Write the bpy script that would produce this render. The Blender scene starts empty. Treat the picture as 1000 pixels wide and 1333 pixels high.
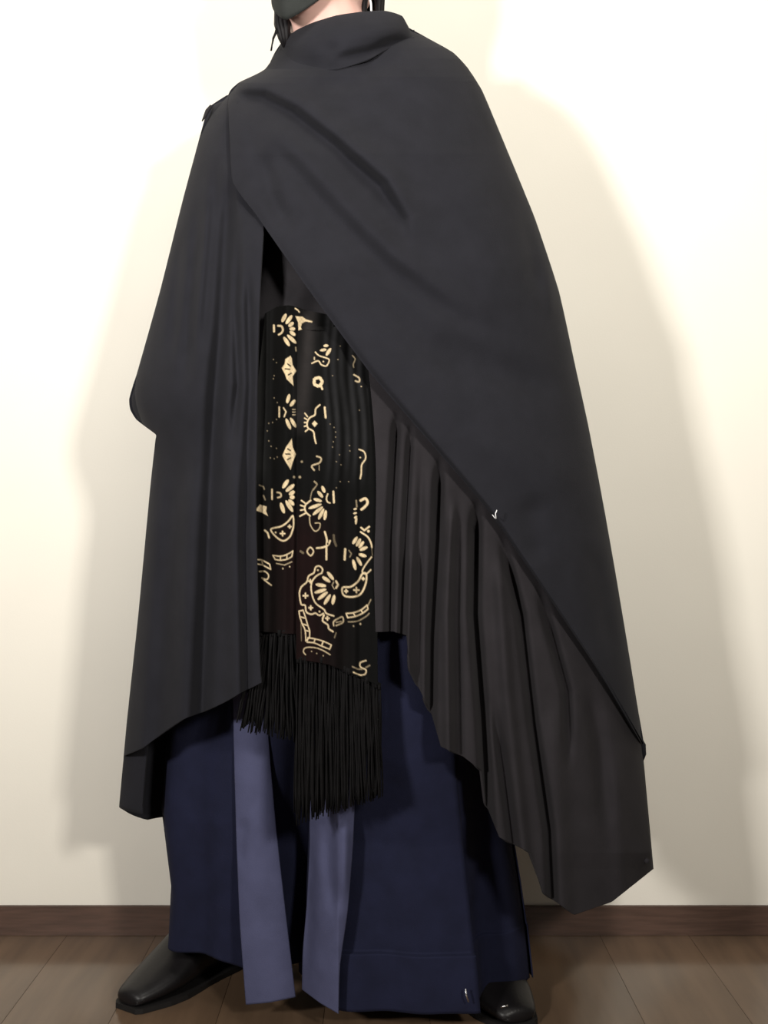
import bpy, bmesh, math, random
import numpy as np
from mathutils import Vector
random.seed(4); RNG = np.random.default_rng(4)
C = bpy.context.scene.collection
SC = bpy.context.scene

# ------------------------------------------------------------------ camera
F, CAMZ, CAMD = 1500.0, 0.72, 1.65
cam_d = bpy.data.cameras.new('camera'); cam = bpy.data.objects.new('camera', cam_d); C.objects.link(cam)
cam.location = (0, -CAMD, CAMZ); cam.rotation_euler = (math.pi/2, 0, 0)
cam_d.sensor_fit = 'VERTICAL'; cam_d.sensor_height = 24.0; cam_d.lens = 24.0*F/1333.0
cam_d.clip_start = 0.02
SC.camera = cam

# ------------------------------------------------------------------ world, lights, exposure
w = bpy.data.worlds.new('world'); SC.world = w; w.use_nodes = True
w.node_tree.nodes['Background'].inputs[0].default_value = (1.0, 0.91, 0.78, 1)
w.node_tree.nodes['Background'].inputs[1].default_value = 0.115

def area(name, loc, target, size, power, col, sy=None, spread=180):
    d = bpy.data.lights.new(name, 'AREA'); o = bpy.data.objects.new(name, d); C.objects.link(o)
    d.energy = power; d.size = size; d.color = col
    d.spread = math.radians(spread)
    if sy: d.shape = 'RECTANGLE'; d.size_y = sy
    o.location = loc
    o.rotation_euler = (Vector(target)-Vector(loc)).to_track_quat('-Z', 'Y').to_euler()
    return o
area('lamp_right_of_camera', (0.75, -2.0, 1.25), (-0.2, 0.3, 1.75), 0.20, 21, (1.0, 0.955, 0.87), spread=126)
area('lamp_left_of_camera', (-1.15, -1.9, 1.15), (0.1, 0.3, 1.75), 0.22, 30, (1.0, 0.965, 0.91), spread=126)
area('ceiling_lamp', (0.1, -0.85, 2.35), (0, 0.1, 1.6), 0.55, 13.5, (1.0, 0.96, 0.88))
SC.view_settings.view_transform = 'Standard'
try: SC.view_settings.look = 'None'
except Exception: pass
SC.view_settings.gamma = 1.0; SC.view_settings.exposure = 0.0
SC.view_settings.use_curve_mapping = False

# ------------------------------------------------------------------ materials
def material(name, col, rough=0.9, spec=0.3, noise=0.12, nscale=60, bump=0.0, bscale=900, sheen=0.0, metal=0.0, attr=None, stretch=None):
    m = bpy.data.materials.new(name); m.use_nodes = True
    nt = m.node_tree; b = nt.nodes['Principled BSDF']; L = nt.links
    b.inputs['Roughness'].default_value = rough
    b.inputs['Specular IOR Level'].default_value = spec
    b.inputs['Metallic'].default_value = metal
    if sheen:
        b.inputs['Sheen Weight'].default_value = sheen; b.inputs['Sheen Roughness'].default_value = 0.6
    tc = nt.nodes.new('ShaderNodeTexCoord')
    mp = nt.nodes.new('ShaderNodeMapping'); L.new(tc.outputs['Object'], mp.inputs[0])
    if stretch: mp.inputs['Scale'].default_value = stretch
    n = nt.nodes.new('ShaderNodeTexNoise'); n.inputs['Scale'].default_value = nscale; n.inputs['Detail'].default_value = 5
    L.new(mp.outputs[0], n.inputs['Vector'])
    mr = nt.nodes.new('ShaderNodeMapRange'); mr.inputs['From Min'].default_value = 0.3; mr.inputs['From Max'].default_value = 0.7
    mr.inputs['To Min'].default_value = 1-noise; mr.inputs['To Max'].default_value = 1+noise
    L.new(n.outputs['Fac'], mr.inputs['Value'])
    vm = nt.nodes.new('ShaderNodeVectorMath'); vm.operation = 'SCALE'
    if attr:
        a = nt.nodes.new('ShaderNodeAttribute'); a.attribute_name = attr; L.new(a.outputs['Color'], vm.inputs[0])
    else:
        vm.inputs[0].default_value = col
    L.new(mr.outputs[0], vm.inputs['Scale']); L.new(vm.outputs[0], b.inputs['Base Color'])
    if bump:
        n2 = nt.nodes.new('ShaderNodeTexNoise'); n2.inputs['Scale'].default_value = bscale; L.new(mp.outputs[0], n2.inputs['Vector'])
        bp = nt.nodes.new('ShaderNodeBump'); bp.inputs['Strength'].default_value = bump; bp.inputs['Distance'].default_value = 0.001
        L.new(n2.outputs['Fac'], bp.inputs['Height']); L.new(bp.outputs[0], b.inputs['Normal'])
    return m
M = {}
M['cape'] = material('charcoal_wool', (0.0118, 0.0118, 0.0158), 0.95, 0.15, 0.10, 30, 0.3, 700, 0.02)
M['lining'] = material('warm_charcoal_wool', (0.0185, 0.0165, 0.0190), 0.95, 0.15, 0.12, 25, 0.3, 700, 0.02)
M['shirt'] = material('black_cotton', (0.017, 0.0155, 0.018), 0.9, 0.2, 0.2, 40, 0.2)
M['navy'] = material('navy_cotton', (0.0085, 0.0100, 0.0280), 0.9, 0.2, 0.15, 30, 0.3, 600)
M['slate'] = material('slate_blue_cotton', (0.064, 0.068, 0.130), 0.9, 0.2, 0.10, 30, 0.3, 600)
M['velvet'] = material('printed_velvet', None, 0.9, 0.1, 0.10, 80, attr='print')
M['fringe'] = material('black_fringe', (0.0045, 0.0042, 0.0045), 0.9, 0.12, 0.3, 60)
M['leather'] = material('black_leather', (0.006, 0.0052, 0.006), 0.42, 0.35, 0.2, 30, 0.15, 200)
M['sole'] = material('black_rubber', (0.008, 0.007, 0.007), 0.7, 0.3, 0.1)
M['skin'] = material('skin', (0.56, 0.35, 0.30), 0.55, 0.35, 0.04, 20)
M['hair'] = material('black_hair', (0.005, 0.004, 0.005), 0.6, 0.2, 0.3, 120, stretch=(1, 1, 0.1))
M['mask'] = material('grey_fabric', (0.022, 0.024, 0.023), 0.9, 0.2, 0.08, 60, 0.3)
M['white'] = material('white_elastic', (0.7, 0.7, 0.72), 0.8, 0.2, 0.05)
M['metal'] = material('silver_metal', (0.7, 0.7, 0.72), 0.3, 0.5, 0.05, metal=1.0)
M['wall'] = material('cream_wallpaper', (0.80, 0.765, 0.69), 0.9, 0.2, 0.015, 6, 0.12, 350)
M['eye'] = material('dark_eye', (0.02, 0.012, 0.01), 0.2, 0.5, 0.1)
M['base'] = material('dark_brown_baseboard', (0.085, 0.049, 0.036), 0.42, 0.4, 0.25, 14, 0.1, 100, stretch=(1, 1, 12))
def wood(name, col):
    m = material(name, col, 0.15, 0.5, 0.18, 5, 0.04, 60, stretch=(5, 0.6, 1)); return m
PLANKS = [wood('brown_laminate_%d' % i, c) for i, c in enumerate([(0.128, 0.082, 0.052), (0.126, 0.081, 0.051), (0.131, 0.084, 0.053)])]

# ------------------------------------------------------------------ helpers
def setp(o, label=None, cat=None, group=None, kind=None):
    for k, v in (('label', label), ('category', cat), ('group', group), ('kind', kind)):
        if v: o[k] = v
    return o
def link(name, me, mat, parent=None, smooth=True):
    o = bpy.data.objects.new(name, me); C.objects.link(o)
    if mat: me.materials.append(mat)
    if smooth: me.shade_smooth()
    if parent: o.parent = parent; o.matrix_parent_inverse = parent.matrix_world.inverted() if False else o.matrix_parent_inverse
    return o
def mesh_from(name, verts, faces, mat, parent=None, smooth=True):
    me = bpy.data.meshes.new(name); me.from_pydata([tuple(map(float, v)) for v in verts], [], faces); me.update()
    return link(name, me, mat, parent, smooth)
def box(name, lo, hi, mat, parent=None, bevel=0.0):
    bm = bmesh.new(); bmesh.ops.create_cube(bm, size=1)
    for v in bm.verts:
        v.co = Vector([lo[i] + (v.co[i]+0.5)*(hi[i]-lo[i]) for i in range(3)])
    if bevel: bmesh.ops.bevel(bm, geom=bm.edges[:], offset=bevel, segments=2, affect='EDGES')
    me = bpy.data.meshes.new(name); bm.to_mesh(me); bm.free()
    return link(name, me, mat, parent, False)

def P(px, py, Y):                       # a point of the photograph put at its own depth in the room
    px, py, Y = np.broadcast_arrays(np.asarray(px, float), np.asarray(py, float), np.asarray(Y, float))
    d = (Y+CAMD)/F
    return np.stack([(px-500)*d, Y, CAMZ-(py-666.5)*d], -1)
def curve(pts):
    p = np.array(pts, float); return lambda y: np.interp(y, p[:, 0], p[:, 1])

SL = curve([(20, 372), (48, 371), (90, 345), (108, 310), (124, 295), (130, 290), (138, 271), (144, 272), (160, 265), (260, 238), (380, 208), (480, 180), (518, 168), (532, 169),
            (545, 176), (566, 203), (640, 195), (800, 180), (940, 165), (1050, 155), (1075, 158)])
SR = curve([(20, 525), (40, 534), (49, 556), (62, 582), (76, 600), (106, 622), (145, 641), (189, 657), (262, 688), (333, 715), (387, 730), (490, 752), (549, 765), (600, 775),
            (652, 785), (783, 808), (931, 832), (970, 836), (1020, 842), (1110, 856), (1131, 852), (1200, 852)])
BF = curve([(20, .055), (50, .075), (100, .125), (200, .175), (350, .205), (700, .22), (1200, .215)])
BB = curve([(20, .06), (60, .09), (130, .13), (300, .17), (1200, .18)])
Y0 = 0.03

_ys = np.arange(0, 1400, 4.0); _k = np.exp(-(np.arange(-30, 31)*4/38.0)**2); _k /= _k.sum()
_ls = np.convolve(np.pad(SL(_ys), 30, mode='edge'), _k, 'valid')
def SLS(y):
    w_ = np.clip((np.asarray(y, float)-100)/25, 0, 1)*np.clip((760-np.asarray(y, float))/60, 0, 1); return SL(y)*(1-w_)+np.interp(y, _ys, _ls)*w_
def D(px, py, k=1.0, off=0.0, p=2.3):   # depth of the draped figure's outer layer
    l, r = SLS(py), SR(py); c, a = (l+r)/2, (r-l)/2
    q = np.clip(np.abs((px-c)/a), 0, 1)
    return Y0 - BF(py)*k*(1-q**p)**(1/p) + off

def seg_dist(px, py, pts):
    best = np.full(px.shape, 1e9); sd = np.zeros(px.shape); tt = np.zeros(px.shape)
    pts = np.array(pts, float); Ls = np.hypot(*(pts[1:]-pts[:-1]).T); tot = Ls.sum(); acc = 0
    for i in range(len(pts)-1):
        a, b = pts[i], pts[i+1]; ab = b-a
        t = np.clip(((px-a[0])*ab[0]+(py-a[1])*ab[1])/(ab@ab), 0, 1)
        dx, dy = px-(a[0]+t*ab[0]), py-(a[1]+t*ab[1]); d = np.hypot(dx, dy)
        s = np.sign(ab[0]*dy-ab[1]*dx)
        m = d < best; best = np.where(m, d, best); sd = np.where(m, s*d, sd); tt = np.where(m, (acc+t*Ls[i])/tot, tt); acc += Ls[i]
    return best, sd, tt
def folds(px, py, strokes):             # relief of the cloth: ('r'idge | 'g'roove | 's'tep, points, width, height)
    out = np.zeros(px.shape)
    for s in strokes:
        kind, pts, wd, h = s[:4]; e0, e1 = (s[4] if len(s) > 4 else (0.3, 0.3))
        d, sd, t = seg_dist(px, py, pts)
        tp = np.clip(t/max(e0, 1e-3), 0, 1)*np.clip((1-t)/max(e1, 1e-3), 0, 1) if (e0 or e1) else 1.0
        tp = tp*tp*(3-2*tp)
        if kind == 'r': out -= h*np.exp(-(d/wd)**2)*tp
        elif kind == 'g': out += h*np.exp(-(d/wd)**2)*tp
        else: out += h*np.tanh(sd/(wd*0.28))*np.exp(-(d/wd)**2)*tp
    return out

def smooth_net(net, nu, nv, lin_u=False):
    """net: rows x cols of (px,py) -> (nv+1, nu+1, 2) grid; Catmull-Rom along rows' order, linear or smooth across"""
    net = np.array(net, float); R, K, _ = net.shape
    def interp(A, n, lin):
        m = A.shape[0]; t = np.linspace(0, m-1, n+1); i = np.clip(t.astype(int), 0, m-2); f = (t-i)
        f = f.reshape((-1,)+(1,)*(A.ndim-1))
        p1, p2 = A[i], A[i+1]
        if lin or m < 3: return p1*(1-f)+p2*f
        p0, p3 = A[np.maximum(i-1, 0)], A[np.minimum(i+2, m-1)]
        cr = 0.5*((2*p1)+(-p0+p2)*f+(2*p0-5*p1+4*p2-p3)*f*f+(-p0+3*p1-3*p2+p3)*f**3)
        return 0.5*cr+0.5*(p1*(1-f)+p2*f)
    G = interp(net, nv, False)
    G = interp(G.transpose(1, 0, 2), nu, lin_u).transpose(1, 0, 2)
    return G
def normals(W):
    du = np.gradient(W, axis=1); dv = np.gradient(W, axis=0)
    n = -np.cross(du, dv); return n/(np.linalg.norm(n, axis=-1, keepdims=True)+1e-12)
def sheet(name, W, mat, parent, thick=0.003, colors=None, closed_u=False):
    """cloth of real thickness from a grid of world points"""
    nv, nu, _ = W.shape
    N = normals(W)
    V = np.concatenate([W.reshape(-1, 3), (W-N*thick).reshape(-1, 3)]); n = nv*nu
    idx = np.arange(n).reshape(nv, nu)
    a, b, c, d = idx[:-1, :-1].ravel(), idx[:-1, 1:].ravel(), idx[1:, 1:].ravel(), idx[1:, :-1].ravel()
    front = np.stack([a, d, c, b], 1); back = np.stack([a, b, c, d], 1)+n
    rim = []
    for e in (idx[0, :], idx[:, -1], idx[-1, ::-1], idx[::-1, 0]):
        rim.append(np.stack([e[:-1], e[1:], e[1:]+n, e[:-1]+n], 1))
    Fc = np.concatenate([front, back]+rim)
    me = bpy.data.meshes.new(name)
    me.vertices.add(len(V)); me.vertices.foreach_set('co', V.ravel())
    me.loops.add(Fc.size); me.loops.foreach_set('vertex_index', Fc.ravel().astype(np.int32))
    me.polygons.add(len(Fc)); me.polygons.foreach_set('loop_start', np.arange(0, Fc.size, 4, dtype=np.int32))
    me.polygons.foreach_set('loop_total', np.full(len(Fc), 4, dtype=np.int32))
    me.update(calc_edges=True)
    if colors is not None:
        at = me.color_attributes.new('print', 'FLOAT_COLOR', 'POINT')
        col = np.concatenate([colors.reshape(-1, 3), colors.reshape(-1, 3)*0+0.006]); col = np.concatenate([col, np.ones((len(col), 1))], 1)
        at.data.foreach_set('color', col.ravel().astype(np.float32))
    return link(name, me, mat, parent)
def tube_mesh(bm, pts, radii, n=6, cap=True):
    pts = [Vector(p) for p in pts]; rings = []
    for i, p in enumerate(pts):
        t = (pts[min(i+1, len(pts)-1)]-pts[max(i-1, 0)]).normalized()
        u = t.cross(Vector((0, 1, 0.01))); u = u.normalized() if u.length > 1e-4 else Vector((1, 0, 0)); v = t.cross(u)
        r = radii[i] if hasattr(radii, '__len__') else radii
        rings.append([bm.verts.new(p+(u*math.cos(2*math.pi*k/n)+v*math.sin(2*math.pi*k/n))*r) for k in range(n)])
    for a, b in zip(rings[:-1], rings[1:]):
        for k in range(n): bm.faces.new((a[k], a[(k+1) % n], b[(k+1) % n], b[k]))
    if cap: bm.faces.new(rings[0][::-1]); bm.faces.new(rings[-1])
def bm_obj(name, bm, mat, parent, smooth=True):
    bmesh.ops.recalc_face_normals(bm, faces=bm.faces[:])
    me = bpy.data.meshes.new(name); bm.to_mesh(me); bm.free(); return link(name, me, mat, parent, smooth)

# ------------------------------------------------------------------ the room
WY = 0.317
fl = setp(box('floor', (-2.2, -3.2, -0.06), (2.2, WY+0.10, -0.004), M['sole']), kind='structure')
pw = 0.151
lens = [1.1, 1.82, 0.9, 1.6, 1.3]
i = 0; x = -2.2
pm = {}
while x < 2.2-1e-6:
    y = WY; k = 0; first = lens[i % 5]*(0.6+0.4*((i*7) % 3)/2)
    while y > -3.2:
        ln = first if k == 0 else 1.82
        y1 = max(y-ln, -3.2)
        key = round(y-y1, 3)
        if key not in pm:
            o = box('plank', (0.0002, -(key)+0.0002, -0.012), (pw-0.0002, -0.0002, 0.0), PLANKS[(i+k) % 3], fl, bevel=0.0003)
            pm[key] = o.data
            o.location = (x, y, 0)
        else:
            o = bpy.data.objects.new('plank', pm[key]); C.objects.link(o); o.parent = fl; o.location = (x, y, 0)
        y = y1; k += 1
    x += pw; i += 1
setp(box('wall_back', (-2.4, WY, -0.06), (2.4, WY+0.10, 2.6), M['wall']), kind='structure')
bb = setp(box('baseboard_back', (-2.4, WY-0.009, 0.0), (2.4, WY, 0.0495), M['base'], bevel=0.0015), kind='structure')

# ------------------------------------------------------------------ the person
person = bpy.data.objects.new('person', None); C.objects.link(person); person.location = (0, 0, 0)
setp(person, 'masked person standing in a draped charcoal cape, printed scarf and wide navy trousers', 'person')

# ---- body: one continuous surface (volumes fused by voxel remesh)
bm = bmesh.new()
def ellipsoid(c, r, rot=None):
    g = bmesh.ops.create_uvsphere(bm, u_segments=24, v_segments=16, radius=1)
    for v in g['verts']:
        q = Vector((v.co.x*r[0], v.co.y*r[1], v.co.z*r[2]))
        if rot: q.rotate(rot)
        v.co = q+Vector(c)
def limb(a, b, ra, rb, n=14):
    a, b = Vector(a), Vector(b)
    pts, rr = [], []
    for t in (0, .12, .3, .5, .7, .88, 1): pts.append(a.lerp(b, t)); rr.append((ra+(rb-ra)*t)*(1+0.05*math.sin(math.pi*t)))
    tube_mesh(bm, pts, rr, n)
    ellipsoid(a, (ra,)*3); ellipsoid(b, (rb,)*3)
from mathutils import Euler
def W(px, py, Y): return Vector(P(px, py, Y))
hr = Euler((0.0, 0.10, -0.45))
HC = W(424, -54, -0.005)
ellipsoid(HC, (0.074, 0.092, 0.105), hr)                                # skull
def hp(x, y, z):                                                        # head-local point (face looks to -y)
    v = Vector((x, y, z)); v.rotate(hr); return HC+v
ellipsoid(hp(0, -0.030, -0.050), (0.055, 0.058, 0.056), hr)             # jaw
ellipsoid(hp(0, -0.066, -0.086), (0.022, 0.018, 0.018), hr)             # chin
limb(hp(0, -0.088, 0.014), hp(0, -0.101, -0.020), 0.008, 0.012, 8)      # nose
for s in (-1, 1):
    ellipsoid(hp(s*0.078, 0.010, -0.008), (0.008, 0.018, 0.030), hr)    # ears
NB = W(450, 100, 0.012)
limb(hp(0, -0.012, -0.06), NB, 0.050, 0.058)
SHL, SHR = W(330, 165, 0.04), W(585, 150, 0.04)
CH, WA, PE = W(456, 230, 0.03), W(452, 420, 0.03), W(440, 545, 0.04)
ellipsoid(CH, (0.150, 0.095, 0.155)); ellipsoid(WA, (0.115, 0.085, 0.16)); ellipsoid(PE, (0.150, 0.100, 0.12))
ellipsoid((CH+WA)/2, (0.13, 0.09, 0.14)); ellipsoid((WA+PE)/2, (0.13, 0.09, 0.12))
limb(NB, (SHL+NB)/2, 0.055, 0.05); limb(NB, (SHR+NB)/2, 0.055, 0.05)
limb((SHL+NB)/2, SHL, 0.05, 0.052); limb((SHR+NB)/2, SHR, 0.05, 0.052)
def hand(wr, d, side):
    wr, d, side = Vector(wr), Vector(d).normalized(), Vector(side).normalized()
    up = d.cross(side).normalized()
    ellipsoid(wr+d*0.045, (0.036, 0.018, 0.045), d.to_track_quat('Z', 'Y'))
    for k, ln in enumerate((0.068, 0.078, 0.073, 0.058)):
        b = wr+d*0.078+side*(0.027-0.018*k)
        m_ = b+d*ln*0.5+up*0.006; e = m_+d*ln*0.42+up*0.018
        limb(b, m_, 0.0085, 0.0078, 8); limb(m_, e, 0.0078, 0.0065, 8)
    t0 = wr+d*0.025+side*0.028; t1 = t0+side*0.026+d*0.026; limb(t0, t1, 0.011, 0.009, 8); limb(t1, t1+d*0.028+side*0.006, 0.009, 0.0075, 8)
ELL, WRL = W(232, 470, 0.05), W(275, 560, -0.03)
limb(SHL, ELL, 0.046, 0.036); limb(ELL, WRL, 0.036, 0.025); hand(WRL, (0.5, 0.3, -0.8), (0.8, 0.3, 0.1))
ELR, WRR = W(672, 430, 0.05), W(655, 590, -0.03)
limb(SHR, ELR, 0.046, 0.036); limb(ELR, WRR, 0.036, 0.025); hand(WRR, (0.0, -0.2, -1), (-0.8, 0.3, 0))
ANL, ANR = Vector((-0.262, 0.175, 0.075)), Vector((0.135, 0.115, 0.075))
HL, HR = PE+Vector((-0.075, 0, -0.03)), PE+Vector((0.075, 0, -0.03))
KL, KR = (HL+ANL)/2+Vector((0, -0.015, 0.01)), (HR+ANR)/2+Vector((0, -0.015, 0.01))
for h_, k_, a_ in ((HL, KL, ANL), (HR, KR, ANR)):
    limb(h_, k_, 0.080, 0.053); limb(k_, a_, 0.052, 0.023)
    limb(a_, a_+Vector((-0.01, -0.04, -0.040)), 0.022, 0.020)
body = bm_obj('body', bm, M['skin'], person)
rm = body.modifiers.new('fuse', 'REMESH'); rm.mode = 'VOXEL'; rm.voxel_size = 0.0055; rm.use_smooth_shade = True
sm = body.modifiers.new('smooth', 'SMOOTH'); sm.factor = 0.5; sm.iterations = 5
for s in (-1, 1):
    b2 = bmesh.new(); bmesh.ops.create_uvsphere(b2, u_segments=14, v_segments=8, radius=0.011)
    for v in b2.verts: v.co = hp(s*0.031, -0.079, 0.012)+Vector((v.co.x*1.3, v.co.y*0.6, v.co.z*0.7))
    bm_obj('eye', b2, M['eye'], person)

# ---- face mask and its ear loops
nu, nv = 40, 26
U, V_ = np.meshgrid(np.linspace(-1, 1, nu+1), np.linspace(0, 1, nv+1))
ang = U*1.25; zz = 0.000-V_*0.120
rx = 0.072-0.010*np.clip((-zz-0.03)/0.08, 0, 1); ry = 0.100-0.006*V_
xx = rx*np.sin(ang); yy = -ry*np.cos(ang)*(1-0.10*V_)-0.022*np.exp(-(U/0.26)**2)*(1-V_)**0.6
zz = zz+np.abs(U)**1.5*0.080*V_
pts = np.stack([xx, yy-0.004, zz], -1)
Rm = np.array(hr.to_matrix()); Wm = pts@Rm.T+np.array(HC)
mask = sheet('face_mask', Wm, M['mask'], person, 0.0018)
b2 = bmesh.new()
tube_mesh(b2, [hp(0.066, -0.030, -0.045), hp(0.076, -0.010, -0.055), hp(0.080, 0.012, -0.050), hp(0.082, 0.022, -0.030)], 0.0015, 6)
bm_obj('ear_loop', b2, M['white'], mask)
b2 = bmesh.new()
tube_mesh(b2, [hp(-0.066, -0.030, -0.045), hp(-0.076, -0.010, -0.055), hp(-0.080, 0.012, -0.050), hp(-0.082, 0.022, -0.030)], 0.0015, 6)
bm_obj('ear_loop', b2, M['white'], mask)

# ---- hair: cap with locks
b2 = bmesh.new(); bmesh.ops.create_uvsphere(b2, u_segments=48, v_segments=32, radius=1)
for v in b2.verts:
    q = v.co.copy(); a_ = math.atan2(q.x, -q.y)
    k = 1+0.012*math.sin(a_*23)+0.008*math.sin(a_*41+1)
    v.co = hp(q.x*0.083*k, q.y*0.101*k+0.006, q.z*0.116*k)
dl = [f for f in b2.faces if (lambda c: c.z < HC.z-0.055 or (c-HC).dot(hp(0, -1, 0)-HC) > 0.045 and c.z < HC.z+0.045)(f.calc_center_median())]
bmesh.ops.delete(b2, geom=dl, context='FACES')
hair = bm_obj('hair', b2, M['hair'], person)
so = hair.modifiers.new('thickness', 'SOLIDIFY'); so.thickness = 0.006
def lock(pts, radii, parent=None):
    b = bmesh.new()
    for k in range(9):
        a_ = k*2*math.pi/8; o = Vector((math.cos(a_), math.sin(a_), 0)) if k < 8 else Vector((0, 0, 0))
        n_ = len(pts); pp, rr = [], []
        for j, (p, r) in enumerate(zip(pts, radii)):
            wob = Vector((math.sin(j*1.3+k)*0.0010, math.cos(j*1.7+k*2)*0.0010, 0))
            pp.append(Vector(p)+o*r*0.62+wob); rr.append(max(r*0.42, 0.0006))
        tube_mesh(b, pp, rr, 6)
    return bm_obj('hair_lock', b, M['hair'], hair)
lock([W(362, -95, .0), W(360, -50, -.01), W(362, -10, -.022), W(366, 14, -.024), W(368, 32, -.026), W(370, 50, -.026), W(371, 62, -.024)], [.008, .010, .0085, .0105, .012, .0075, .002])
lock([W(366, 22, -.028), W(361, 38, -.030), W(356, 50, -.030), W(353, 66, -.028)], [.003, .0016, .001, .0005])
lock([W(470, -95, .02), W(472, -50, .0), W(475, -10, -.015), W(474, 20, -.02), W(474, 40, -.02)], [.008, .007, .0045, .0045, .004])
lock([W(490, -95, .03), W(494, -50, .01), W(494, -10, -.0), W(494, 15, -.00), W(494, 40, .0)], [.009, .008, .0075, .0075, .007])
b2 = bmesh.new(); tube_mesh(b2, [W(479, -40, -.02), W(480, -10, -.022), W(483, 4, -.022), W(484, 24, -.02)], 0.0015, 6)
bm_obj('ear_loop', b2, M['white'], mask)

# ---- shirt under the cape (torso tube)
def ring_tube(name, rows, mat, parent, n=120, seg=90, fold=None, thick=0.002, th0=0, th1=2*math.pi, hem=None):
    """rows: (py at the front, xl, xr, centre depth, front half depth, back half depth): level rings in the room"""
    R = np.array(rows, float); t = np.linspace(0, len(R)-1, seg+1); cols = [np.interp(t, np.arange(len(R)), R[:, i]) for i in range(6)]
    py, xl, xr, yc, bf, bk = [c[:, None] for c in cols]
    th = np.linspace(th0, th1, n+1)[None, :]
    s, c = np.sin(th), np.cos(th)
    zf = CAMZ-(py-666.5)*(yc-bf+CAMD)/F
    sc = (yc+CAMD)/F
    cx, ax = ((xl+xr)/2-500)*sc, (xr-xl)/2*sc
    Y = yc-np.where(s > 0, bf, bk)*s
    X = cx+ax*c
    Z = zf+0*c
    if fold is not None:
        f = fold(th, t[:, None]/(len(R)-1)); X = X+c*f; Y = Y-s*f
    if hem is not None: Z = Z+hem(th, t[:, None]/(len(R)-1))
    Wd = np.stack([X, Y, Z], -1)
    return sheet(name, Wd[:, ::-1], mat, parent, thick)
shirt = ring_tube('shirt', [(105, 385, 520, .035, .075, .07), (150, 320, 600, .035, .10, .10), (250, 285, 600, .03, .140, .11), (400, 285, 580, .02, .14, .11), (560, 320, 580, .02, .13, .12), (800, 322, 590, .02, .125, .13)],
    M['shirt'], person, 200, 160, fold=lambda th, t: 0.005*np.sin(th*9+t*16)*np.sin(t*9+th*2)+0.004*np.sin(th*19-t*24))

# ---- trousers
def pl(a, fr, ph): return lambda th, t: a*(0.3+t)*(np.sin(th*fr+ph+t*0.6)+0.4*np.sin(th*fr*2.1+ph*2))
tl = ring_tube('trouser_leg', [(560, 330, 470, .03, .09, .10), (800, 255, 440, .06, .10, .10), (950, 222, 445, .07, .11, .10), (1075, 214, 432, .085, .115, .10), (1180, 226, 422, .10, .115, .09), (1256, 222, 412, .11, .115, .08)],
    M['navy'], person, 160, 120, fold=pl(0.008, 5, 0.6), hem=lambda th, t: -0.022*t**8*np.clip(np.cos(th), -0.3, 1))
tr = ring_tube('trouser_leg', [(560, 420, 600, .03, .09, .10), (760, 420, 615, .03, .15, .11), (830, 425, 622, .03, .155, .11), (990, 408, 640, .03, .14, .12), (1100, 396, 660, .04, .12, .12), (1180, 392, 672, .04, .12, .12), (1243, 391, 680, .04, .12, .12), (1247, 391, 681, .04, .127, .12), (1322, 391, 688, .04, .128, .12)],
    M['navy'], person, 160, 140, fold=lambda th, t: pl(0.007, 5, 2.0)(th, t)-0.038*np.clip((np.cos(th)-0.50)/0.05, 0, 1)*np.clip((1.0-np.cos(th))/0.12, 0, 1)*np.clip(np.sin(th)*8, 0, 1)*np.clip(t*3-1, 0, 1))
def strip(net, mat, parent, dep, name='pleat_panel', nu=40, nv=120, fl=()):
    G = smooth_net(net, nu, nv); px, py = G[..., 0], G[..., 1]
    u = np.linspace(-1, 1, nu+1)[None, :]
    Y = dep(px, py)-0.010*(1-u*u)+folds(px, py, fl)
    return sheet(name, P(px, py, Y), mat, parent, 0.0025)
strip([[(303, 900), (325, 900), (346, 900)], [(305, 1000), (330, 1000), (353, 1000)], [(308, 1100), (336, 1100), (362, 1100)], [(312, 1200), (344, 1199), (373, 1196)], [(320, 1308), (352, 1305), (385, 1298)]],
    M['slate'], tl, lambda x, y: -0.045+0*x, fl=[('g', [(318, 1060), (312, 1130)], 8, .006)])
strip([[(402, 1020), (432, 1015), (463, 1010)], [(403, 1100), (430, 1100), (460, 1098)], [(399, 1180), (425, 1183), (453, 1185)], [(394, 1240), (418, 1248), (443, 1256)], [(393, 1288), (417, 1306), (441, 1320)]],
    M['slate'], tr, lambda x, y: -0.092+(-0.0012)*np.minimum(x-440, 0), fl=[('g', [(428, 1060), (428, 1130), (436, 1200)], 9, .012), ('r', [(450, 1050), (448, 1180)], 8, .008), ('g', [(405, 1060), (400, 1280)], 8, .012)])

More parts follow.
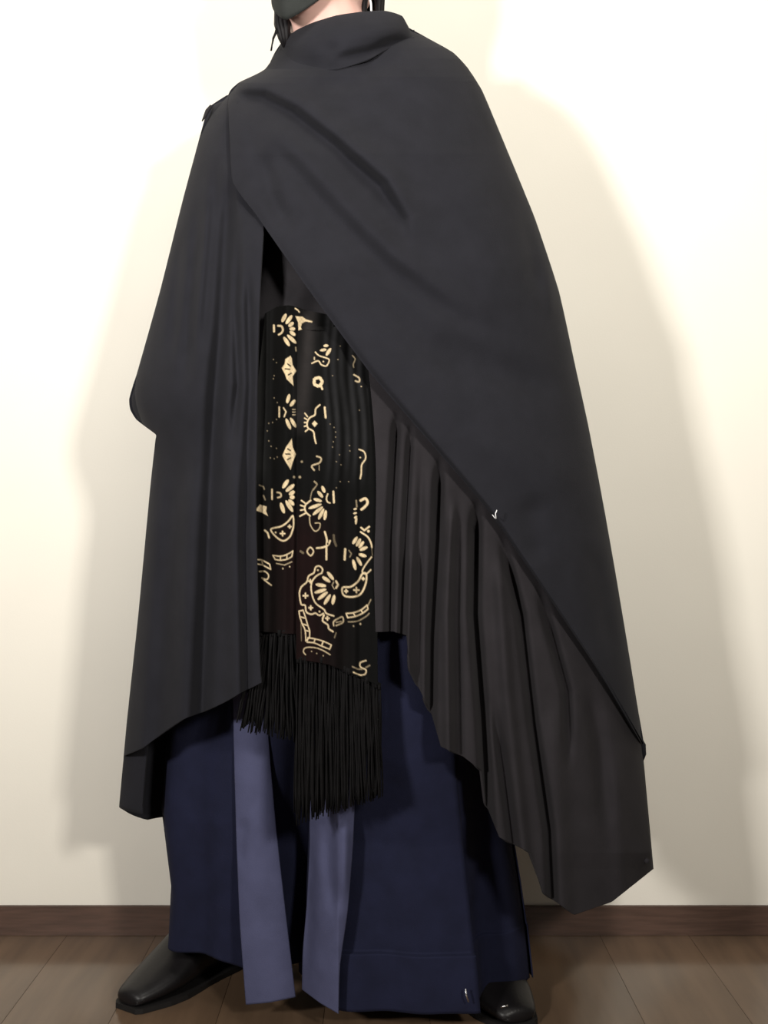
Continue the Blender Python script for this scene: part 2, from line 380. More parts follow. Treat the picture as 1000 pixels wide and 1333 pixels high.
# ---- shoes
def shoe(heel, toe, wd=0.046, hgt=0.062):
    heel, toe = Vector(heel), Vector(toe); L = (toe-heel).length; d = (toe-heel).normalized(); sd = Vector((-d.y, d.x, 0))
    prof = [(0, .55, 1.7), (.05, .72, 2.0), (.18, .80, 2.05), (.34, .80, 1.95), (.46, .84, 1.55), (.56, .92, 1.22), (.68, .98, .90), (.80, .90, .66), (.90, .72, .50), (.97, .58, .42), (1.0, .42, .30)]
    b = bmesh.new(); rings = []; n = 20
    for s, w_, h_ in prof:
        c = heel+d*L*s; ring = []
        for k in range(n):
            a_ = 2*math.pi*k/n; x = math.cos(a_); z = math.sin(a_)
            z = (abs(z)**0.8)*(1 if z > 0 else -1)
            zz_ = 0.006+hgt*h_*(0.5+0.5*z)
            ring.append(b.verts.new(c+sd*x*wd*w_*(1 if z < 0.3 else 1-0.35*(z-0.3))+Vector((0, 0, zz_))))
        rings.append(ring)
    for r1, r2 in zip(rings[:-1], rings[1:]):
        for k in range(n): b.faces.new((r1[k], r1[(k+1) % n], r2[(k+1) % n], r2[k]))
    b.faces.new(rings[0][::-1]); b.faces.new(rings[-1])
    o = bm_obj('shoe', b, M['leather'], person); ss = o.modifiers.new('sub', 'SUBSURF'); ss.levels = ss.render_levels = 2
    b = bmesh.new(); lo, up = [], []
    side = [(s, w_) for s, w_, h_ in prof]
    loop = [(s, w_+0.02) for s, w_ in side]+[(s, -(w_+0.02)) for s, w_ in side[::-1]]
    for s, w_ in loop:
        c = heel+d*(L*1.01*s-0.001)+sd*w_*wd
        lo.append(b.verts.new(c+Vector((0, 0, 0.0005)))); up.append(b.verts.new(c+Vector((0, 0, 0.008))))
    b.faces.new(up); b.faces.new(lo[::-1])
    for k in range(len(lo)): b.faces.new((lo[k], lo[(k+1) % len(lo)], up[(k+1) % len(lo)], up[k]))
    bm_obj('sole', b, M['sole'], o, False)
    return o
s1 = shoe((-0.232, 0.215, 0), (-0.372, 0.012, 0))
s2 = shoe((0.105, 0.185, 0), (0.190, -0.045, 0), 0.05, 0.06)
for c0, c1 in (((606, 1287), (610, 1304)), ((652, 1311), (661, 1309))):
    b2 = bmesh.new(); tube_mesh(b2, [W(*c0, -0.094), W((c0[0]+c1[0])/2-1, (c0[1]+c1[1])/2, -0.096), W(*c1, -0.094)], 0.0014, 6)
    o = bm_obj('metal_clasp', b2, M['metal'], tr)

# ---- scarf with its gold print, painted point by point on the cloth
INK = []
def tf(x0, y0, s): return lambda pts: [(x0+x/s, y0+y/s) for x, y in pts]
A = tf(340, 400, 11.11); B = tf(320, 380, 5.0); Cc = tf(320, 620, 4.76)
def petal(T, s, wd): INK.append(('petal', T(s), wd))
def line(T, pts, wd, k=1.0, sm_=True):
    if len(pts) > 3 and sm_:
        a = np.array(pts, float); cl = np.allclose(a[0], a[-1]); out = []
        for i in range(len(a)-1):
            p0 = a[i-1] if i else (a[-2] if cl else a[0]); p1, p2 = a[i], a[i+1]; p3 = a[i+2] if i+2 < len(a) else (a[1] if cl else a[-1])
            for f in (0, .25, .5, .75): out.append(tuple(0.5*((2*p1)+(-p0+p2)*f+(2*p0-5*p1+4*p2-p3)*f*f+(-p0+3*p1-3*p2+p3)*f**3)))
        pts = out+[tuple(a[-1])]
    INK.append(('line', T(pts), wd, k))
def poly(T, pts): INK.append(('poly', T(pts), 0))
def dot(T, c, r, k=1.0): INK.append(('line', T([c, (c[0]+0.01, c[1])]), r*2, k))
def hole(T, pts, wd): INK.append(('hole', T(pts), wd))
def cross(T, c, r):
    line(T, [(c[0]-r, c[1]), (c[0]+r, c[1])], 2.2); line(T, [(c[0], c[1]-r), (c[0], c[1]+r)], 2.2)
for s in ([(300, 215), (362, 92)], [(358, 243), (448, 115)], [(398, 280), (470, 215)], [(410, 312), (495, 312)], [(415, 348), (498, 408)], [(378, 398), (508, 522)], [(325, 428), (412, 562)]): petal(A, s, 4.8)
line(A, [(245, 268), (295, 275), (315, 325), (295, 370), (255, 395)], 2.6); line(A, [(185, 262), (188, 350)], 2.6)
poly(A, [(495, 128), (600, 135), (650, 175), (745, 200), (735, 222), (640, 205), (590, 235), (575, 290), (590, 320), (540, 335), (535, 220)])
line(A, [(495, 18), (530, 40), (552, 70)], 1.8); line(A, [(500, 580), (505, 630)], 1.8, 0.6)
def leaf(T, pts, slits):
    poly(T, pts)
    for h_ in slits: hole(T, h_, 1.6)
leaf(A, [(425, 700), (445, 740), (455, 830), (510, 920), (455, 1000), (468, 1135), (370, 1040), (345, 970), (298, 880), (340, 820), (350, 750)], [[(385, 820), (425, 850)], [(350, 890), (415, 898)], [(395, 978), (435, 955)]])
leaf(B, [(300, 955), (305, 1010), (327, 1055), (305, 1110), (292, 1158), (262, 1110), (238, 1065), (262, 1010)], [[(272, 1022), (290, 1032)], [(260, 1055), (288, 1056)], [(272, 1092), (292, 1080)]])
line(A, [(785, 650), (840, 700), (960, 740), (985, 770), (960, 830), (930, 850), (870, 830), (825, 775), (735, 810)], 1.8); line(A, [(770, 725), (770, 755)], 1.8, .8); dot(A, (900, 785), 1)
petal(A, [(900, 560), (975, 552)], 3.6); petal(A, [(850, 625), (945, 610)], 3.6); petal(A, [(940, 700), (1010, 590)], 4.5)
for k in range(5):
    a_ = 2*math.pi*k/5+0.3; line(B, [(470+26*math.cos(a_), 585+28*math.sin(a_)), (470+28*math.cos(a_+.9), 585+28*math.sin(a_+.9))], 4.0)
line(B, [(490, 610), (498, 632)], 2.6)
for s in ([(268, 725), (285, 665)], [(288, 745), (322, 702)], [(262, 825), (292, 895)], [(290, 820), (328, 882)]): petal(B, s, 4.6)
for y_ in (765, 782, 800): line(B, [(305, y_), (322, y_)], 1.2, .8)
line(B, [(218, 750), (218, 812)], 2.2); line(B, [(246, 755), (262, 780), (250, 812)], 1.8)
line(B, [(482, 735), (455, 762), (450, 800), (418, 818), (400, 850), (405, 885), (440, 908), (448, 950), (457, 985)], 2.0)
for q in ([(385, 790), (402, 812)], [(383, 822), (398, 830)], [(382, 850), (398, 850)], [(382, 875), (400, 870)], [(388, 908), (405, 895)]): line(B, q, 1.8)
line(B, [(514, 752), (520, 818)], 2.6); poly(B, [(448, 838), (468, 858), (448, 880), (430, 858)])
line(B, [(738, 1025), (772, 1042), (780, 1085), (755, 1125), (752, 1180), (745, 1215)], 1.9)
dot(B, (745, 1078), 1)
line(B, [(695, 415), (712, 438), (700, 470), (702, 490)], 1.6, .55); line(B, [(705, 540), (738, 560), (738, 585), (715, 580)], 2.2, .8); dot(B, (752, 615), .8)
line(B, [(462, 1070), (490, 1082), (480, 1112), (430, 1132), (445, 1160)], 2.2, .75); line(B, [(478, 1130), (478, 1160)], 1.2, .5)
line(B, [(445, 1235), (465, 1255), (440, 1290)], 1.4, .5); dot(B, (365, 1105), 1.6, .45); dot(B, (315, 1205), 1.6, .6); dot(B, (352, 1205), 1.8, .6)
for c in [(150, 855), (175, 850), (200, 830), (140, 905), (150, 970), (165, 1005), (200, 1018), (185, 1085), (160, 1080), (205, 1075), (550, 860), (575, 882), (585, 912), (585, 945), (570, 975), (565, 1010), (610, 1060), (620, 1125), (590, 1105), (615, 1235), (590, 1275), (675, 1000), (678, 1035), (670, 1235), (740, 770),
          (600, 440), (615, 352), (565, 545), (180, 440), (200, 460), (185, 545), (180, 565), (185, 690), (205, 720)]: dot(B, c, .75, .5)
for s in ([(228, 75), (265, 20)], [(248, 95), (302, 50)], [(268, 115), (304, 92)], [(272, 130), (304, 130)], [(265, 145), (300, 180)], [(248, 150), (292, 220)], [(216, 163), (238, 230)]): petal(Cc, s, 5.2)
line(Cc, [(195, 100), (215, 105), (218, 125), (198, 132)], 2.2, .8); line(Cc, [(163, 82), (163, 142)], 2.2)
line(Cc, [(85, 55), (110, 65), (115, 80)], 1.8, .4); line(Cc, [(110, 120), (120, 145)], 2, .4)
poly(Cc, [(58, 210), (88, 175), (130, 188), (126, 218), (138, 246), (100, 225)])
line(Cc, [(160, 325), (220, 310), (262, 280), (292, 245), (297, 300), (288, 340), (270, 378), (235, 400), (200, 385), (165, 350), (160, 325)], 2.2)
cross(Cc, (228, 355), 13); cross(Cc, (272, 312), 8); dot(Cc, (185, 348), 1.2)
line(Cc, [(118, 335), (135, 350), (145, 380)], 2.4, .8)
def band(T, a, b, wd=1.7, every=2, k=1.0):
    line(T, a, wd, k); line(T, b, wd, k)
    for p_, q_ in list(zip(a, b))[::1]: line(T, [p_, q_], wd, k)
band(Cc, [(168, 490), (215, 495), (255, 485), (292, 463)], [(182, 515), (215, 520), (255, 514), (285, 498)])
line(Cc, [(190, 540), (240, 550), (285, 530)], 1.4, .7); dot(Cc, (230, 572), 1); dot(Cc, (272, 560), 1)
band(Cc, [(58, 515), (100, 518), (148, 545)], [(68, 542), (105, 550), (155, 577)])
line(Cc, [(85, 590), (120, 590), (142, 615), (130, 640), (100, 630), (125, 650), (158, 675)], 1.8, .85)
for s in ([(472, 60), (490, 102)], [(445, 92), (478, 132)], [(420, 140), (472, 155)], [(388, 200), (470, 172)], [(415, 240), (478, 188)], [(450, 268), (484, 200)], [(488, 272), (497, 210)]): petal(Cc, s, 4.4)
line(Cc, [(508, 110), (500, 135), (506, 158), (522, 165)], 1.9); line(Cc, [(543, 95), (546, 162)], 2.6)
line(Cc, [(425, 30), (442, 50), (412, 90), (400, 140)], 1.3, .5)
line(Cc, [(402, 150), (372, 175), (366, 200), (375, 225), (398, 245)], 2.2)
for q in ([(345, 150), (372, 170)], [(340, 180), (366, 188)], [(340, 210), (366, 206)], [(336, 247), (372, 228)]): line(Cc, q, 2.0)
line(Cc, [(395, 250), (400, 300), (428, 340), (455, 325), (460, 292), (430, 290)], 1.5, .75)
line(Cc, [(712, 150), (742, 138), (755, 165), (735, 192), (718, 205)], 3.4); line(Cc, [(685, 150), (688, 190)], 2.0, .5)
petal(Cc, [(668, 205), (690, 200)], 2.5); petal(Cc, [(666, 232), (690, 225)], 2.5); petal(Cc, [(672, 262), (690, 245)], 3); petal(Cc, [(682, 300), (686, 250)], 3)
line(Cc, [(715, 318), (735, 335), (765, 312)], 2.4); dot(Cc, (760, 340), 1.8)
line(Cc, [(712, 345), (755, 375), (775, 410), (782, 440)], 2.2); line(Cc, [(780, 440), (785, 490)], 1.2, .3); line(Cc, [(780, 500), (745, 545), (722, 590), (745, 605), (775, 580)], 1.8)
for s in ([(662, 420), (692, 375)], [(685, 435), (712, 385)], [(700, 445), (732, 402)], [(705, 458), (755, 438)], [(698, 482), (748, 496)], [(688, 500), (718, 555)], [(664, 515), (682, 582)]): petal(Cc, s, 4.4)
line(Cc, [(616, 452), (613, 515)], 3); line(Cc, [(640, 460), (655, 480), (645, 500)], 1.6, .45)
line(Cc, [(490, 345), (503, 395), (500, 440), (500, 515)], 2.6); line(Cc, [(440, 445), (480, 440), (510, 425), (522, 400)], 2.6); hole(Cc, [(508, 418), (508, 421)], 2)
line(Cc, [(400, 440), (420, 465), (402, 492), (380, 466), (400, 440)], 2.0, .85); line(Cc, [(340, 465), (355, 475)], 3, .3); line(Cc, [(545, 365), (548, 400), (560, 430)], 3, .22)
for a_, b_ in (((505, 592), (545, 642)), ((474, 622), (524, 656)), ((432, 670), (500, 680)), ((425, 722), (500, 700)), ((445, 765), (508, 716)), ((485, 795), (525, 732)), ((537, 795), (550, 735))): petal(Cc, [a_, b_], 4.6)
line(Cc, [(560, 650), (572, 672), (560, 692)], 2.6); line(Cc, [(545, 655), (535, 675), (548, 698)], 1.3, .6)
line(Cc, [(470, 600), (476, 575), (455, 556), (432, 565), (422, 598), (390, 618), (378, 655), (345, 685), (333, 720), (336, 760), (345, 795), (368, 800), (375, 840), (405, 855), (432, 848), (455, 862), (482, 850)], 2.0)
line(Cc, [(470, 600), (435, 620), (408, 660), (408, 720), (432, 785), (485, 825), (500, 850), (545, 865)], 2.0)
cross(Cc, (370, 740), 14); cross(Cc, (400, 650), 9); cross(Cc, (403, 815), 11); dot(Cc, (457, 838), 1.2); dot(Cc, (447, 582), 1.2)
line(Cc, [(485, 860), (476, 895), (508, 920), (515, 945), (540, 962)], 2.2); cross(Cc, (506, 880), 10)
line(Cc, [(545, 925), (545, 900), (575, 880), (600, 872), (602, 905), (560, 925)], 1.8, .8); line(Cc, [(560, 905), (592, 900)], 1.4, .7); line(Cc, [(550, 1000), (560, 970)], 1.4, .4)
line(Cc, [(600, 690), (650, 685), (695, 652), (722, 605), (745, 603), (748, 640), (735, 690), (705, 735), (650, 748), (605, 735), (600, 690)], 2.3)
cross(Cc, (686, 705), 15); cross(Cc, (622, 712), 8); cross(Cc, (728, 635), 7)
band(Cc, [(622, 850), (665, 846), (715, 828), (752, 798)], [(632, 876), (680, 868), (725, 848), (758, 822)])
line(Cc, [(758, 800), (775, 765)], 1.4, .6); line(Cc, [(636, 902), (690, 898), (740, 872), (765, 850)], 1.3, .6); dot(Cc, (668, 928), 1, .6); dot(Cc, (710, 915), 1.2, .8)
band(Cc, [(330, 835), (335, 870), (350, 915), (368, 955), (372, 1020)], [(355, 830), (372, 880), (385, 925), (396, 960), (395, 1000)])
band(Cc, [(385, 1000), (430, 1008), (480, 1022), (530, 1045)], [(380, 1028), (422, 1032), (470, 1052), (520, 1072)])
line(Cc, [(370, 1105), (357, 1085), (372, 1062), (430, 1062), (480, 1080), (522, 1105)], 1.6, .8)
for c in [(408, 1085), (440, 1098), (480, 1112)]: dot(Cc, c, .9, .6)
line(Cc, [(342, 900), (345, 1020)], 1.0, .35)
line(Cc, [(745, 1142), (710, 1155), (712, 1182), (745, 1200), (740, 1225), (712, 1232), (668, 1215)], 1.9, .9); line(Cc, [(662, 1180), (695, 1195), (720, 1195)], 2.0, .45); line(Cc, [(745, 1185), (768, 1172)], 2, .4)
GOLD = np.array((0.58, 0.46, 0.29))
def print_colors(px, py):
    base = np.full(px.shape+(3,), 0.0022)
    sheer = np.clip((px-418)/10, 0, 1)*np.clip((484-px)/8, 0, 1)*np.clip((640-py)/60, 0, 1)*(0.55+0.45*np.sin(px*0.55+np.sin(py*0.03)*2))
    base += sheer[..., None]*np.array((0.010, 0.010, 0.011))
    band_ = np.exp(-((px-(402-(py-430)*0.09))/9)**2)*np.clip((570-py)/30, 0, 1)
    base += band_[..., None]*np.array((0.016, 0.014, 0.014))
    base[..., 0] += 0.004*np.clip((py-640)/60, 0, 1)*np.exp(-((px-395)/40)**2)
    base += (np.clip((350-px)/8, 0, 1)*np.clip((640-py)/30, 0, 1))[..., None]*0.008
    ink = np.zeros(px.shape)
    for it in INK:
        kind, pts, wd = it[:3]; k = it[3] if len(it) > 3 else 1.0
        a = np.array(pts); lo, hi = a.min(0)-6, a.max(0)+6
        m = (px > lo[0]) & (px < hi[0]) & (py > lo[1]) & (py < hi[1])
        if not m.any(): continue
        x, y = px[m], py[m]
        if kind == 'poly':
            ins = np.zeros(x.shape, bool)
            for (x1, y1), (x2, y2) in zip(pts, pts[1:]+pts[:1]):
                if y1 == y2: continue
                c_ = ((y1 > y) != (y2 > y)) & (x < (x2-x1)*(y-y1)/(y2-y1)+x1); ins ^= c_
            d, _, _ = seg_dist(x, y, pts+pts[:1]); v = np.clip(0.5+np.where(ins, d, -d), 0, 1)
        elif kind == 'petal':
            (x1, y1), (x2, y2) = pts; cx_, cy_ = (x1+x2)/2, (y1+y2)/2; L = math.hypot(x2-x1, y2-y1)/2; ux, uy = (x2-x1)/2/L, (y2-y1)/2/L
            s = ((x-cx_)*ux+(y-cy_)*uy)/L; t = np.abs(-(x-cx_)*uy+(y-cy_)*ux)
            v = np.clip(0.5+(wd/2*np.sqrt(np.clip(1-s*s, 0, 1))-t), 0, 1)*(np.abs(s) < 1)
        else:
            d, _, _ = seg_dist(x, y, pts); v = np.clip(0.5+(wd/2-d), 0, 1)*k
        ink[m] = ink[m]*(1-v) if kind == 'hole' else np.maximum(ink[m], v)
    nz = 0.88+0.12*np.sin(px*1.3)*np.sin(py*1.1)
    ink = (ink**1.3)*nz
    return base*(1-ink[..., None])+GOLD*ink[..., None]
def scarf(name_net, dep, fl, nu, nv, parent, name):
    G = smooth_net(name_net, nu, nv); px, py = G[..., 0], G[..., 1]
    Y = dep(px, py)+folds(px, py, fl)
    return sheet(name, P(px, py, Y), M['velvet'], parent, 0.002, colors=print_colors(px, py))
sdep = lambda o: (lambda x, y: -0.140+o-0.00003*(y-400)+0.0025*np.sin(x*0.22+y*0.004))
sc1 = scarf([[(345, 408), (362, 399), (380, 398), (400, 404), (440, 412)], [(334, 520), (348, 520), (362, 520), (377, 520), (392, 520)], [(333, 680), (347, 680), (361, 680), (376, 680), (392, 680)], [(334, 822), (347, 823), (361, 824), (376, 825), (392, 826)]], sdep(0.0), [('r', [(352, 400), (348, 820)], 8, .006, (0, 0)), ('g', [(375, 400), (372, 820)], 6, .005, (0, 0))], 110, 520, person, 'scarf')
sc2 = scarf([[(388, 425), (430, 425), (476, 425)], [(387, 560), (435, 560), (487, 560)], [(387, 700), (436, 700), (490, 700)], [(386, 858), (430, 866), (492, 892)]], sdep(-0.012), [('g', [(412, 430), (405, 560)], 9, .006, (0, .2)), ('g', [(470, 500), (468, 880)], 5, .005, (.1, 0)), ('r', [(440, 430), (432, 880)], 12, .005, (0, 0))], 160, 560, sc1, 'scarf_end')
def fringe(x0, x1, y0f, y1f, n, Y, parent, spread=0.0):
    b = bmesh.new()
    for k in range(n):
        u = (k+random.uniform(-.3, .3))/(n-1); xa = x0+(x1-x0)*u; xb = xa+spread*(u-0.7)+random.uniform(-4, 4)
        ya, yb = y0f(xa), y1f(xa)+random.uniform(-10, 8); ph = random.uniform(0, 6); yy_ = Y+random.uniform(-.006, .006)
        pts = [W(xa+(xb-xa)*t+1.4*math.sin(t*5+ph), ya+(yb-ya)*t, yy_+0.003*math.sin(t*4+ph)-0.004*t) for t in np.linspace(0, 1, 10)]
        tube_mesh(b, pts, [0.0013]*9+[0.0008], 5)
        if k % 4 == 0: tube_mesh(b, [W(xa, ya-2, yy_-.002), W(xa, ya+6, yy_-.002)], 0.0026, 6)
    o = bm_obj('fringe', b, M['fringe'], parent); o['kind'] = 'stuff'; return o
fringe(336, 390, lambda x: 822, lambda x: 945+(x-340)*0.35, 110, -0.142, sc1, 34)
fringe(388, 494, lambda x: 857+max(0, x-425)*0.5, lambda x: 1068-(x-388)*0.33, 210, -0.156, sc2, 6)

# ---- cape
def make(name, net, k, off, fl, nu, nv, mat, parent, lin=False, extra=None, thick=0.003, p=2.3):
    G = smooth_net(net, nu, nv, lin); px, py = G[..., 0], G[..., 1]
    Y = D(px, py, k, off, p)+folds(px, py, fl)
    if extra is not None: Y = Y+extra(px, py, np.linspace(0, 1, nu+1)[None, :], np.linspace(0, 1, nv+1)[:, None])
    return sheet(name, P(px, py, Y), mat, parent, thick)
# back and sides, one sheet from the left front hem round the back to the right
TH = np.linspace(-0.42, math.pi+0.42, 181)[None, :]; T = np.linspace(0, 1, 181)[:, None]
hemf = np.interp(TH, [-.5, -.42, 0, .35, .8, 2.2, math.pi, 3.6], [1062, 1060, 1050, 1082, 1085, 1085, 1100, 1112])
py = 40+T*(hemf-40); l, r = SL(py), SR(py)
l = np.where(py < 950, l+3, l); r = r-3-9*np.clip((py-960)/60, 0, 1)
c_, a_ = (l+r)/2, (r-l)/2
s_, k_ = np.sin(TH), -np.cos(TH)
Yb = Y0+np.where(s_ > 0, BB(py), BF(py)*0.55)*s_ + 0.006*np.sin(TH*17+1)*np.clip(T*1.6-.3, 0, 1)*np.clip(s_, 0, 1)
px = c_+a_*k_*np.minimum(1, (CAMD+Y0)/(CAMD+Yb)*1.0)
pyc = 666.5+(py-666.5)*np.where(Yb > Y0, (CAMD+Y0)/(CAMD+Yb), 1.0)
cape = sheet('cape', P(px, pyc, Yb), M['cape'], person, -0.003)
# left front panel
lp_net = []
for yl, xr_, yr in [(124, 345, 118), (140, 350, 140), (160, 352, 170), (260, 345, 262), (380, 338, 380), (480, 334, 480), (505, 333, 505), (520, 333, 520), (533, 333, 533), (546, 333, 546), (558, 333, 558), (566, 333, 568), (576, 333, 580), (640, 332, 640), (800, 335, 770), (940, 338, 865), (984, 340, 889)]:
    xl_ = float(SL(yl)); row = []
    for u in np.linspace(0, 1, 8):
        y_ = yl+(yr-yl)*u
        if yl > 900: y_ = yl+(yr-yl)*(u**0.92)+6*math.sin(u*11)*(yl-900)/84*(1-u)
        row.append((xl_+(xr_-xl_)*u, y_))
    lp_net.append(row)
lp_f = [('g', [(299, 215), (293, 330), (288, 430), (280, 520), (272, 700), (258, 1010)], 11, .030, (.1, 0)),
        ('g', [(311, 285), (306, 400), (310, 500), (300, 600)], 6, .016), ('g', [(323, 340), (326, 500), (318, 700), (322, 960)], 6, .014, (.1, 0)),
        ('g', [(262, 240), (252, 360), (238, 520)], 9, .016), ('g', [(236, 290), (222, 480)], 8, .011), ('g', [(285, 190), (274, 330), (262, 480)], 8, .012),
        ('r', [(305, 560), (305, 700), (310, 960)], 12, .014, (.2, 0)), ('r', [(272, 230), (262, 340), (250, 480)], 10, .008),
        ('g', [(232, 560), (222, 700), (198, 1050)], 16, .016, (.2, 0)), ('r', [(205, 600), (182, 1050)], 12, .008, (.2, 0)), ('r', [(245, 600), (236, 1020)], 14, .010, (.2, 0)),
        ('g', [(300, 125), (298, 230)], 8, .006, (.4, .4))]
panel = make('cape_front_panel', lp_net, 0.98, -0.004, lp_f, 150, 420, M['cape'], cape, extra=lambda px, py, u, v: 0.022*np.clip((px-308)/22, 0, 1)*np.clip((285-py)/35, 0, 1))
# gathered inner layer hanging below the wrap
top = [(478, 465), (500, 492), (520, 517), (540, 540), (560, 562), (580, 585), (600, 608), (620, 630), (640, 655), (665, 690), (695, 735), (735, 790), (775, 850), (810, 905), (834, 945)]
bot = [(489, 823), (512, 822), (529, 827), (534, 872), (562, 930), (574, 972), (603, 985), (627, 1003), (632, 1045), (650, 1090), (690, 1110), (708, 1163), (748, 1191), (797, 1174), (851, 1131)]
dn = []
for f in np.linspace(0, 1, 9):
    row = []
    for k, (a, b) in enumerate(zip(top, bot)):
        x_ = a[0]+(b[0]-a[0])*f; y_ = a[1]+(b[1]-a[1])*f
        if 3 <= k <= 9: x_ += 10*math.sin(f*math.pi)*(0.4 if k < 5 else 1)*(-0.6)
        row.append((x_, y_))
    dn.append(row)
dn[0] = top
for f, row in zip(np.linspace(0, 1, 9), dn):
    row[0] = (row[0][0]+7*math.sin(math.pi*min(f*1.3, 1)), row[0][1])
df = [('g', [(517, 530), (508, 700), (506, 870)], 5.1, 0.0208, (.12, 0)), ('g', [(535, 548), (527, 700), (521, 880)], 4.2, 0.0156, (.12, 0)),
      ('g', [(572, 590), (569, 700), (562, 830), (560, 1000)], 6.0, 0.0286, (.12, 0)), ('g', [(550, 570), (546, 700), (545, 950)], 5.1, 0.0104, (.3, 0)),
      ('g', [(620, 645), (618, 800), (628, 930), (638, 1110)], 6.8, 0.0364, (.12, 0)), ('g', [(596, 620), (594, 800), (598, 1040)], 6.8, 0.0130, (.3, 0)),
      ('g', [(650, 690), (678, 800), (694, 940), (715, 1080), (722, 1230)], 6.0, 0.0260, (.12, 0)), ('g', [(640, 900), (655, 1000), (676, 1160)], 6.0, 0.0182, (.3, 0)),
      ('g', [(697, 750), (722, 840), (738, 900), (742, 1010)], 6.0, 0.0208), ('g', [(760, 860), (780, 960), (795, 1130)], 11.9, 0.0156, (.3, .5)), ('r', [(720, 900), (735, 1240)], 13.6, 0.0104, (.2, 0)),
      ('r', [(590, 640), (582, 800), (585, 1040)], 7.6, 0.0156, (.1, 0)), ('r', [(648, 720), (660, 900), (690, 1180)], 8.5, 0.0130, (.1, 0)),
      ('r', [(536, 700), (530, 900)], 5.1, 0.0130, (.2, 0)), ('r', [(800, 960), (815, 1220)], 11.9, 0.0078, (.3, 0))]
drape = make('cape_inner_layer', dn, 0.93, 0.006, df, 260, 320, M['lining'], cape, lin=True)
# the panel wrapped over the chest to the far shoulder
wl = [(392, 30), (371, 52), (345, 90), (310, 108), (297, 124), (299, 180), (303, 238), (335, 282), (400, 375), (480, 483), (540, 553), (600, 622), (640, 670), (700, 757), (770, 860), (810, 925), (837, 970)]
wr_ = [36, 49, 68, 88, 118, 175, 245, 290, 380, 480, 550, 620, 670, 755, 858, 922, 974]
wn = [[(a[0]+(float(SR(y))-a[0])*u, a[1]+(y-a[1])*u) for u in np.linspace(0, 1, 6)] for a, y in zip(wl, wr_)]
wn[-1] = [(836+0.6*k, 970) for k in range(6)]
wf = [('s', [(296, 118), (345, 122), (385, 142), (440, 185), (500, 238), (528, 285), (537, 345)], 26, .020, (.08, .3)),
      ('g', [(345, 190), (352, 250), (380, 310)], 12, .012), ('r', [(340, 150), (400, 215), (470, 290), (560, 370), (640, 420)], 16, .010, (.1, .4)),
      ('g', [(350, 180), (420, 262), (500, 345), (600, 415), (690, 450)], 14, .010, (.1, .4)), ('g', [(470, 350), (560, 450), (640, 520)], 22, .008),
      ('g', [(322, 140), (328, 190), (345, 260)], 12, .006, (.5, .5)),
      ('g', [(676, 240), (692, 320), (702, 395)], 12, .010), ('r', [(712, 340), (722, 420)], 9, .006),
      ('g', [(560, 430), (640, 480), (740, 520)], 24, .010), ('r', [(590, 560), (680, 600), (770, 640)], 30, .008), ('g', [(690, 640), (700, 740)], 20, .008), ('g', [(400, 110), (460, 105), (530, 70)], 14, .010),
      ('r', [(600, 180), (640, 330), (660, 430)], 34, .008), ('g', [(770, 700), (800, 860)], 14, .008)]
wrap = make('cape_wrapped_panel', wn, 1.02, -0.006, wf, 260, 460, M['cape'], cape, extra=lambda px, py, u, v: 0.010*np.exp(-(u/0.03)**2)*np.clip(v*4-1.5, 0, 1))
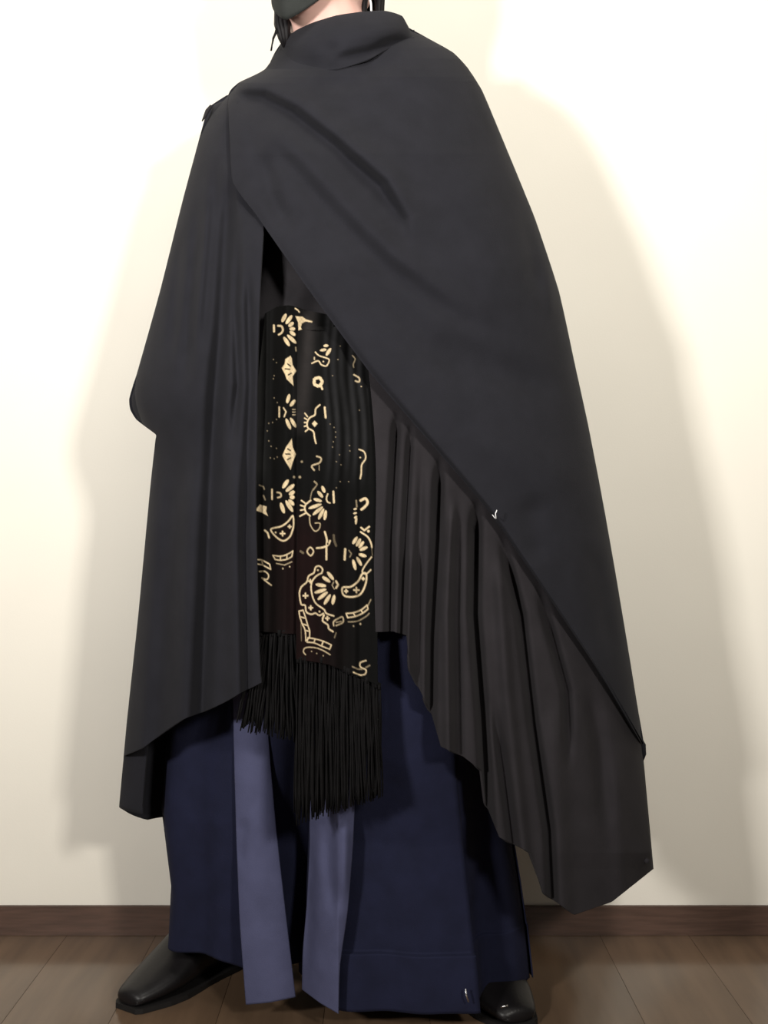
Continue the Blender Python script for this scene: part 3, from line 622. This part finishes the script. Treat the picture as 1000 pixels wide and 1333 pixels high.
# collar: standing folded band, front and back
cn = [[(372, 50), (386, 39), (408, 29), (438, 20), (472, 15), (502, 14), (524, 21), (535, 43)],
      [(366, 56), (382, 52), (406, 46), (440, 38), (474, 32), (505, 29), (529, 32), (537, 45)],
      [(358, 68), (376, 72), (402, 72), (440, 68), (476, 58), (508, 48), (530, 44), (538, 46)],
      [(352, 80), (370, 88), (400, 92), (440, 90), (478, 78), (508, 62), (530, 52), (539, 48)]]
G = smooth_net(cn, 120, 60); cpx, cpy = G[..., 0], G[..., 1]
q = np.clip((cpx-452)/88, -1, 1); vv = np.linspace(0, 1, 61)[:, None]
Yc_ = 0.02-(0.085+0.045*np.sin(vv*math.pi*0.62))*np.sqrt(np.clip(1-q*q, 0, 1))
bl = np.clip((vv-0.45)/0.55, 0, 1)**1.5
Yc_ = Yc_*(1-bl)+bl*(D(cpx, np.maximum(cpy, 52), 1.02, -.006)+0.006-0.014*np.clip((cpx-400)/90, 0, 1)*np.clip((540-cpx)/60, 0, 1))
Yc_ = Yc_+folds(cpx, cpy, [('g', [(405, 40), (440, 75)], 14, .006), ('g', [(430, 78), (480, 68), (535, 44)], 6, .006)])
collar = sheet('collar', P(cpx, cpy, Yc_), M['cape'], cape, 0.004)
th = np.linspace(0, math.pi, 61)[None, :]; tt = np.linspace(0, 1, 21)[:, None]
cb = P(453+84*np.cos(th), 40+0*th+tt*40, 0.02); cb = np.broadcast_to(cb, (21, 61, 3)).copy()
cb[..., 1] = 0.02+(0.06+0.02*tt)*np.sin(th); cb[..., 2] = P(453, 46, 0.02)[2]-tt*0.07+0.01*np.sin(th)+0.008*np.cos(th)
sheet('collar_back', cb, M['cape'], collar, -0.003)
# small pointed hook on the shoulder, snap buttons, loose white thread
b2 = bmesh.new(); tube_mesh(b2, [W(275, 138, .01), W(270, 144, .008), W(267, 151, .008), W(263, 158, .008)], [.0025, .003, .0025, .0008], 8)
bm_obj('shoulder_clasp', b2, M['shirt'], panel)
def disc(c, r, parent, mat, name):
    b = bmesh.new(); bmesh.ops.create_cone(b, cap_ends=True, segments=16, radius1=r, radius2=r*0.8, depth=0.003)
    for v in b.verts: v.co = Vector((v.co.x, -v.co.z, v.co.y))+c
    return bm_obj(name, b, mat, parent)
disc(W(842, 1121, float(D(842, 1121, .93, .000))), .0042, drape, M['shirt'], 'snap_button')
b2 = bmesh.new(); tube_mesh(b2, [W(834, 962, .02), W(836, 970, .02), W(837, 982, .02), W(836, 991, .02)], [.003, .0055, .005, .002], 8); bm_obj('hem_knot', b2, M['cape'], wrap)
yt = float(D(645, 668, 1.02, -.018))
b2 = bmesh.new(); tube_mesh(b2, [W(647, 664, yt), W(645, 669, yt-.002), W(646, 675, yt)], .0008, 5); tube_mesh(b2, [W(641, 670, yt), W(645, 675, yt-.001)], .0006, 5)
bm_obj('loose_thread', b2, M['white'], wrap)
